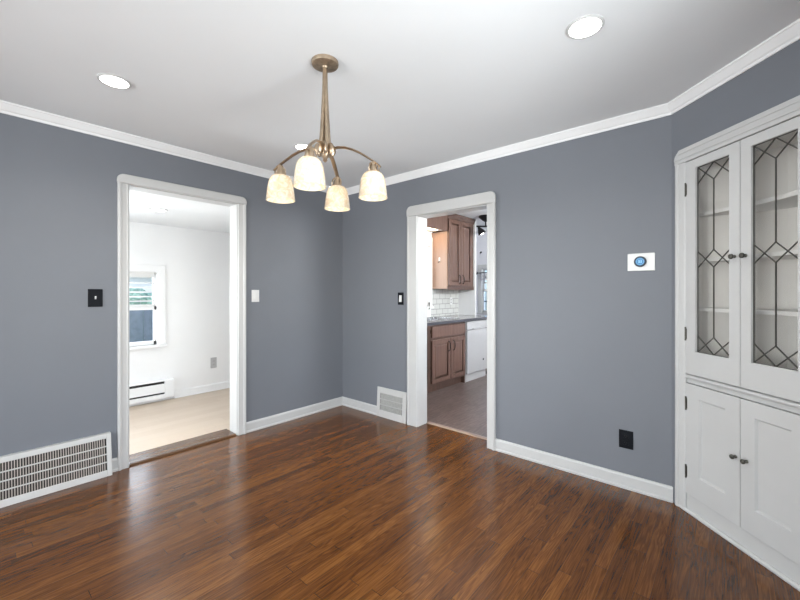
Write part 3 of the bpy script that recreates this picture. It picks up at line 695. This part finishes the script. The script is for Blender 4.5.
for z in (1.09, 1.46): m.box(W5[0], W5[1], -0.09, -0.05, z - 0.012, z + 0.012)
for i in range(1, 5): s = W5[0] + (W5[1] - W5[0]) * i / 5; m.box(s - 0.01, s + 0.01, -0.09, -0.05, W5[2], W5[3])
m.build('glazing_bars', TRIM, w5)
FQ = frame((3.6, 0, 0), (0, 1, 0), (-1, 0, 0)); W9 = (0.30, 1.65, 1.15, 2.30)  # unseen window opening added around the kitchen fill lamp
m = MB(FQ); m.box(TB, W9[0], -0.10, 0, 0, ZK); m.box(W9[1], KY, -0.10, 0, 0, ZK); m.box(W9[0], W9[1], -0.10, 0, 0, W9[2]); m.box(W9[0], W9[1], -0.10, 0, W9[3], ZK)
sash_window('added_window_8', FQ, W9, 'unseen white window added for light in the right wall of the kitchen', depth=-0.05)
structure(m.build('wall_kitchen_right', WHITE), 'white right wall of the kitchen', 'wall')

# curtain rod with its curtain, hook
cr = root('curtain_rod', FN @ Vector((0.1, 0.06, 1.652)), 'black curtain rod with round finial over the far kitchen window', 'curtain rod')
MB(FN).tube([(-0.46, 0.06, 1.652), (0.62, 0.06, 1.652)], 0.009, 8).build('rod', BLACKM, cr)
for s in (-0.478, 0.638): MB(FN).ball((s, 0.06, 1.652), 0.040, 0.034, 0.036, 12).build('finial', BLACKM, cr, smooth=True)
for s in (-0.40, 0.56): MB(FN).box(s - 0.008, s + 0.008, 0.0, 0.066, 1.643, 1.661).build('bracket', BLACKM, cr)
m = MB(FN); pts = []
n = 48
for i in range(n + 1):
    s = -0.375 + 0.90 * i / n; pts.append((s, 0.06 + 0.016 * math.sin(i * 1.35)))
m.loft([[(s, d, z) for s, d in pts] + [(s, d + 0.002, z) for s, d in reversed(pts)] for z in (1.50, 1.642)])
tag(m.build('valance_curtain', CURT), 'short patterned grey curtain hanging from the black rod', 'curtain')
m = MB(FN); m.lathe_out((-0.395, 0, 2.06), [(0.018, 0), (0.018, 0.006)], 12); m.tube([(-0.395, 0.005, 2.05), (-0.395, 0.035, 2.035), (-0.395, 0.045, 2.055)], 0.008, 6)
tag(m.build('wall_hook', BLACKM), 'small dark hook on the lavender wall above the far window', 'hook')

# base cabinet, counter, sink, dishwasher : fronts at x = 0.50
FKF = frame((0.50, 0, 0), (0, 1, 0), (1, 0, 0))
def cab_door(par, F, s0, s1, z0, z1, name='door', fw=0.055, t=0.02):
    m = MB(F)
    m.box(s0, s0 + fw, 0, t, z0, z1); m.box(s1 - fw, s1, 0, t, z0, z1); m.box(s0 + fw, s1 - fw, 0, t, z0, z0 + fw); m.box(s0 + fw, s1 - fw, 0, t, z1 - fw, z1)
    d = m.build(name, MAPLE, par, 0.003)
    a, b, c, e = s0 + fw, s1 - fw, z0 + fw, z1 - fw
    m = MB(F)
    m.loft([[(a, 0.006, c), (b, 0.006, c), (b, 0.006, e), (a, 0.006, e)], [(a + 0.008, 0.006, c + 0.008), (b - 0.008, 0.006, c + 0.008), (b - 0.008, 0.006, e - 0.008), (a + 0.008, 0.006, e - 0.008)],
            [(a + 0.03, 0.016, c + 0.03), (b - 0.03, 0.016, c + 0.03), (b - 0.03, 0.016, e - 0.03), (a + 0.03, 0.016, e - 0.03)]], cap=False)
    m.box(a + 0.03, b - 0.03, 0.002, 0.016, c + 0.03, e - 0.03); m.box(a, b, 0.001, 0.006, c, e)
    m.build('door_panel', MAPLE, d)
    return d
def pull(par, F, s, z0, z1, d=0.02):
    m = MB(F); zm = (z0 + z1) / 2
    m.tube([(s, d, z0), (s, d + 0.018, z0 + 0.008), (s, d + 0.028, zm - 0.03), (s, d + 0.030, zm), (s, d + 0.028, zm + 0.03), (s, d + 0.018, z1 - 0.008), (s, d, z1)], 0.006, 8)
    m.build('pull_handle', BLACKM, par, smooth=True)
bc = root('base_cabinet', (0.25, 1.38, 0), 'brown wood sink base cabinet with two panel doors', 'cabinet')
m = MB(); m.box(KX + 0.01, 0.50, 0.93, 0.95, 0.0, 0.862); m.box(KX + 0.01, 0.50, 1.80, 1.82, 0.0, 0.862); m.box(KX + 0.01, KX + 0.03, 0.95, 1.80, 0, 0.862); m.box(KX + 0.03, 0.48, 0.95, 1.80, 0.10, 0.12)
m.box(0.48, 0.50, 0.93, 1.00, 0.10, 0.862); m.box(0.48, 0.50, 1.79, 1.82, 0.10, 0.862); m.box(0.48, 0.50, 1.00, 1.79, 0.80, 0.862); m.box(0.48, 0.50, 1.00, 1.79, 0.10, 0.15); m.box(0.48, 0.50, 1.00, 1.79, 0.655, 0.70); m.box(0.48, 0.498, 1.40, 1.46, 0.15, 0.66)
m.build('carcass', MAPLED, bc, 0.001)
MB().box(0.42, 0.44, 0.93, 1.82, 0.0, 0.10).build('toe_kick', MAPLED, bc)
MB(FKF).box(1.012, 1.80, 0, 0.02, 0.700, 0.842).build('false_drawer_front', MAPLE, bc, 0.004)
a = cab_door(bc, FKF, 1.012, 1.425, 0.125, 0.668); pull(a, FKF, 1.375, 0.50, 0.63)
a = cab_door(bc, FKF, 1.437, 1.80, 0.125, 0.668); pull(a, FKF, 1.487, 0.50, 0.63)
b2 = root('base_cabinet', (0.25, 0.53, 0), 'brown wood base cabinet stile next to the doorway jamb', 'cabinet')
MB().box(KX + 0.01, 0.50, 0.19, 0.926, 0.10, 0.862).build('carcass', MAPLED, b2, 0.001)
MB().box(KX + 0.01, 0.44, 0.19, 0.926, 0.0, 0.10).build('toe_kick', MAPLED, b2)
MB(FKF).box(0.22, 0.90, 0, 0.02, 0.700, 0.842).build('drawer_front', MAPLE, b2, 0.004)
a = cab_door(b2, FKF, 0.22, 0.555, 0.125, 0.668); pull(a, FKF, 0.51, 0.50, 0.63)
a = cab_door(b2, FKF, 0.565, 0.90, 0.125, 0.668); pull(a, FKF, 0.61, 0.50, 0.63)
dw = root('dishwasher', (0.25, 2.12, 0), 'white dishwasher under the counter right of the brown base cabinet', 'dishwasher')
MB().box(KX + 0.02, 0.49, 1.832, 2.418, 0.08, 0.858).build('tub', APPL, dw)
MB(FKF).box(1.832, 2.418, -0.01, 0.035, 0.115, 0.735).build('door', APPL, dw, 0.006)
MB(FKF).box(1.832, 2.418, -0.01, 0.030, 0.742, 0.856).build('control_panel', APPL, dw, 0.006)
MB(FKF).profile([(0.02, 0.738), (0.046, 0.742), (0.050, 0.752), (0.03, 0.760)], 1.98, 2.30).build('handle_lip', APPL, dw, 0.002)
MB(FKF).box(1.832, 2.418, -0.05, 0.0, 0.0, 0.108).build('kick_plate', APPL, dw, 0.002)
MB(FKF).lathe_out((2.28, 0.033, 0.275), [(0.016, 0), (0.014, 0.006), (0.004, 0.008)], 12).build('badge', BLACK, dw)
ep = root('base_cabinet', (0.25, 2.48, 0), 'narrow dark brown end cabinet past the dishwasher', 'cabinet')
MB().box(KX + 0.02, 0.49, 2.428, STUB - 0.004, 0.06, 0.862).build('carcass', MAPLED, ep, 0.002)
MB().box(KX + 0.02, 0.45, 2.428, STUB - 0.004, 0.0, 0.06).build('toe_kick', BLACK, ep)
# counter with a hole for the sink
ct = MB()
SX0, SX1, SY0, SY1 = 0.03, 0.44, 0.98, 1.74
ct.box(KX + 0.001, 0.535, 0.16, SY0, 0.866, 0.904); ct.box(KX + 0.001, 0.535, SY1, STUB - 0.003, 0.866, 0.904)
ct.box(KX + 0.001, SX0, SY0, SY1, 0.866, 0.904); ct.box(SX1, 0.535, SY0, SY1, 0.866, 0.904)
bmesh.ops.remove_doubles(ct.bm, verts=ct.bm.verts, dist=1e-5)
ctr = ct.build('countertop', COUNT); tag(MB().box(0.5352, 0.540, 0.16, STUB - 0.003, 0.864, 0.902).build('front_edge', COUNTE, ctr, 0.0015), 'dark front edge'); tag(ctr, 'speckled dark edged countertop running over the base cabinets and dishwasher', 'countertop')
sk = root('kitchen_sink', (0.23, 1.36, 0.904), 'steel drop in sink set into the speckled countertop', 'sink')
m = MB()
for x0, x1, y0, y1 in ((SX0 - 0.02, SX0 + 0.01, SY0 - 0.02, SY1 + 0.02), (SX1 - 0.01, SX1 + 0.02, SY0 - 0.02, SY1 + 0.02), (SX0, SX1, SY0 - 0.02, SY0 + 0.01), (SX0, SX1, SY1 - 0.01, SY1 + 0.02)):
    m.box(x0, x1, y0, y1, 0.9045, 0.911)
m.build('rim', STEEL, sk, 0.002)
m = MB(); m.loft([[(SX0 + 0.006 + q, SY0 + 0.006 + q, z), (SX1 - 0.006 - q, SY0 + 0.006 + q, z), (SX1 - 0.006 - q, SY1 - 0.006 - q, z), (SX0 + 0.006 + q, SY1 - 0.006 - q, z)] for q, z in ((0, 0.908), (0.012, 0.75))], cap=False)
m.box(SX0 + 0.018, SX1 - 0.018, SY0 + 0.018, SY1 - 0.018, 0.745, 0.75); m.build('basin', STEEL, sk)
# wall cabinet
FKU = frame((0.21, 0, 0), (0, 1, 0), (1, 0, 0))
uc = root('wall_cabinet', (0.07, 2.19, 1.335), 'brown wood wall cabinet with two tall panel doors above the backsplash', 'cabinet')
MB().box(KX + 0.002, 0.208, 1.835, STUB - 0.002, 1.335, 2.405).build('carcass', MAPLED, uc, 0.001)
tag(MB().box(KX + 0.002, 0.20, 1.813, 1.834, 1.325, 2.165).build('side_panel', MAPLEP, uc, 0.001), 'pale wood side panel')
MB(FKU).box(1.813, STUB - 0.002, -0.004, 0.006, 1.308, 1.366).build('light_rail', MAPLED, uc, 0.002)
m = MB(FKU); m.profile([(-0.004, 2.36), (0.010, 2.36), (0.016, 2.39), (0.034, 2.415), (0.038, 2.436), (-0.004, 2.436)], 1.813, STUB - 0.002)
m.build('crown', MAPLED, uc)
a = cab_door(uc, FKU, 1.828, 2.145, 1.372, 2.352, fw=0.06); pull(a, FKU, 2.10, 1.40, 1.53)
a = cab_door(uc, FKU, 2.152, 2.48, 1.372, 2.352, fw=0.06); pull(a, FKU, 2.197, 1.40, 1.53)
hk = root('key_hook', (0.068, 1.808, 1.74), 'small metal hook on the pale side of the wall cabinet', 'hook')
FH = frame((0, 1.813, 0), (1, 0, 0), (0, -1, 0))
MB(FH).elev(head_poly(0.056, 0.080, 1.73, 1.79, 0.010), -0.001, 0.005).build('hook_plate', PLAST, hk)
MB(FH).tube([(0.068, 0.004, 1.735), (0.068, 0.02, 1.715), (0.068, 0.032, 1.712), (0.068, 0.036, 1.73)], 0.005, 8).build('hook_arm', KNOB, hk, smooth=True)
# valance board over the sink with its strip light
va = root('sink_valance', (0.2, 1.2, 2.17), 'brown wood valance board over the sink window, lit from beneath', 'valance')
MB().box(0.19, 0.212, 0.19, 1.812, 2.167, 2.436).build('front_board', MAPLE, va, 0.002)
MB().box(KX + 0.004, 0.19, 0.19, 1.812, 2.185, 2.205).build('underside', WHITE, va)
MB().box(0.06, 0.10, 0.95, 1.70, 2.172, 2.185).build('strip_lamp', emit_mat('warm_strip_glow', (1.0, 0.72, 0.40), 14.0), va)
# outlet on the tiles, blind cord
FT = frame((KX + 0.008, 0, 0), (0, 1, 0), (1, 0, 0))
plate('wall_outlet', FT, 2.295, 2.365, 1.075, 1.19, PLAST, 'pale outlet plate on the subway tile backsplash', 'outlet', 'outlet', GREYPL)
pc = root('blind_cord', (KX + 0.03, 1.715, 1.9), 'grey blind cord with tassel hanging beside the sink window', 'cord')
MB().tube([(KX + 0.03, 1.715, 1.95), (KX + 0.031, 1.716, 1.5), (KX + 0.03, 1.715, 1.12)], 0.007, 8).build('cord', GREYPL, pc)
MB().lathe((KX + 0.03, 1.715, 1.02), [(0.006, 0.11), (0.014, 0.09), (0.010, 0.07), (0.008, 0.04), (0.015, 0.02), (0.012, 0)], 12).build('tassel', KNOB, pc, smooth=True)
MB().box(KX + 0.004, KX + 0.04, 1.700, 1.730, 1.945, 1.965).build('cord_cleat', GREYPL, pc)
# ceiling spotlight
sx, sy = 0.50, 2.42
sp = root('ceiling_spotlight', (sx, sy, ZK), 'black ceiling spotlight with two tilted heads in the kitchen', 'ceiling light')
MB().lathe((sx, sy, ZK), [(0.105, 0), (0.105, -0.02), (0.05, -0.07), (0.018, -0.09)], 24).build('canopy', BLACKM, sp, smooth=True)
MB().tube([(sx, sy, ZK - 0.05), (sx, sy, 2.28)], 0.010, 8).build('stem', BLACKM, sp)
dv = Vector((math.cos(math.radians(40.9)), math.sin(math.radians(40.9)), 0))
bp0 = Vector((sx, sy, 2.28))
MB().tube([tuple(bp0 - dv * 0.14), tuple(bp0 + dv * 0.20)], 0.014, 8).build('crossbar', BLACKM, sp)
for q, tx in ((-0.115, 0.55), (0.15, -0.5)):
    b = bp0 + dv * q; ax = (Vector((0, 0, -1)) + dv * tx).normalized()
    rot = Vector((0, 0, 1)).rotation_difference(-ax).to_matrix().to_4x4()
    Fm = Matrix.Translation(b) @ rot
    h = MB(Fm).lathe((0, 0, 0), [(0.012, 0.0), (0.022, -0.03), (0.045, -0.075), (0.062, -0.125), (0.060, -0.128), (0.04, -0.09), (0.01, -0.06)], 20).build('lamp_head', BLACKM, sp, smooth=True)
    MB(Fm).ball((0, 0, -0.105), 0.034, 0.034, 0.034, 12).build('bulb', LENS, h, smooth=True)

# ------------------------------------------------------------------ light
def area(name, loc, size, aim, power, col=(1, 1, 1), spread=180):
    l = bpy.data.lights.new(name, 'AREA'); l.shape = 'RECTANGLE'; l.size, l.size_y = size; l.energy = power; l.color = col; l.spread = math.radians(spread)
    o = bpy.data.objects.new(name, l); COL.objects.link(o); o.location = loc
    o.rotation_euler = Vector(aim).to_track_quat('-Z', 'Y').to_euler()
    return o
def lamp(name, loc, power, col, r=0.03):
    l = bpy.data.lights.new(name, 'POINT'); l.energy = power; l.color = col; l.shadow_soft_size = r
    o = bpy.data.objects.new(name, l); COL.objects.link(o); o.location = loc
    return o
def spot(name, loc, power, col=(1, .97, .93), ang=150, r=0.07):
    l = bpy.data.lights.new(name, 'SPOT'); l.energy = power; l.color = col; l.spot_size = math.radians(ang); l.spot_blend = 1.0; l.shadow_soft_size = r
    o = bpy.data.objects.new(name, l); COL.objects.link(o); o.location = loc
    return o
DAY = (0.95, 0.98, 1.0)
area('fill_added_room', (1.8, YF - 3.42, 1.25), (3.0, 1.5), (0, 1, 0.85), 250, DAY)  # added fill lamp, tilted up to brighten the dining ceiling
area('fill_right_wall', (XR + 0.20, -2.05, 1.4), (1.4, 1.3), (-1, -0.1, 0.1), 82, DAY)  # added fill lamp outside the unseen right window
area('fill_white_room', (-0.97, -3.53, 1.12), (1.1, 1.5), (-0.5, 1, 0), 22, DAY)  # added fill lamp for the white room
area('fill_white_room_side', (LX - 0.2, -2.9, 1.2), (0.85, 1.0), (1, 0, 0.15), 112, DAY)  # added fill lamp at the out of view white room window
area('daylight_white_window', (LX - 0.25, -1.68, 1.1), (0.65, 0.85), (1, 0, 0.1), 9, DAY)
area('daylight_sink_window', (KX - 0.25, 1.3, 1.5), (0.85, 0.9), (1, 0, 0), 20, DAY)
area('fill_kitchen', (3.62, 0.97, 1.95), (1.3, 0.65), (-1, 0.55, 0.75), 180, DAY)  # added fill lamp for the kitchen cabinets and ceiling
area('daylight_far_window', (0.1, KY + 0.25, 1.3), (0.9, 0.85), (0, -1, 0), 20, DAY)
for i, (x, y) in enumerate(((0.804, -2.299), (2.857, -1.080), (0.783, -1.066), (2.86, -2.30))): spot('downlight_beam', (x, y, ZC - 0.03), 30)
spot('downlight_beam', (-0.794, -1.606, ZL - 0.03), 14)
for k in range(4):
    a = AZ0 + k * PI / 2; c = pol(a, RADS[k], ZB + 0.05); lamp('chandelier_glow', c, 2.7, (1, .84, .62), 0.028)
area('valance_glow', (0.08, 1.32, 2.168), (0.04, 0.75), (0, 0, -1), 2.0, (1, .58, .26))

w = bpy.data.worlds.new('sky'); SC.world = w; w.use_nodes = True
nt = w.node_tree; nt.nodes.clear()
o_ = nt.nodes.new('ShaderNodeOutputWorld'); bg = nt.nodes.new('ShaderNodeBackground'); sk_ = nt.nodes.new('ShaderNodeTexSky')
sk_.sky_type = 'NISHITA'; sk_.sun_elevation = math.radians(40); sk_.sun_rotation = math.radians(120); sk_.sun_disc = False
bg.inputs[1].default_value = 0.45
nt.links.new(sk_.outputs[0], bg.inputs[0]); nt.links.new(bg.outputs[0], o_.inputs[0])

# ------------------------------------------------------------------ camera
cam = bpy.data.cameras.new('camera'); cam.sensor_width = 36.0; cam.lens = 382.0 / 800 * 36; cam.shift_y = -8.2 / 800; cam.clip_start = 0.02
co = bpy.data.objects.new('camera', cam); COL.objects.link(co)
co.location = (3.334, -2.852, 1.28); co.rotation_euler = (PI / 2, 0, math.radians(40.9))
SC.camera = co
SC.view_settings.view_transform = 'Standard'; SC.view_settings.look = 'None'; SC.view_settings.gamma = 1.0; SC.view_settings.exposure = 0.08
SC.view_settings.use_curve_mapping = False
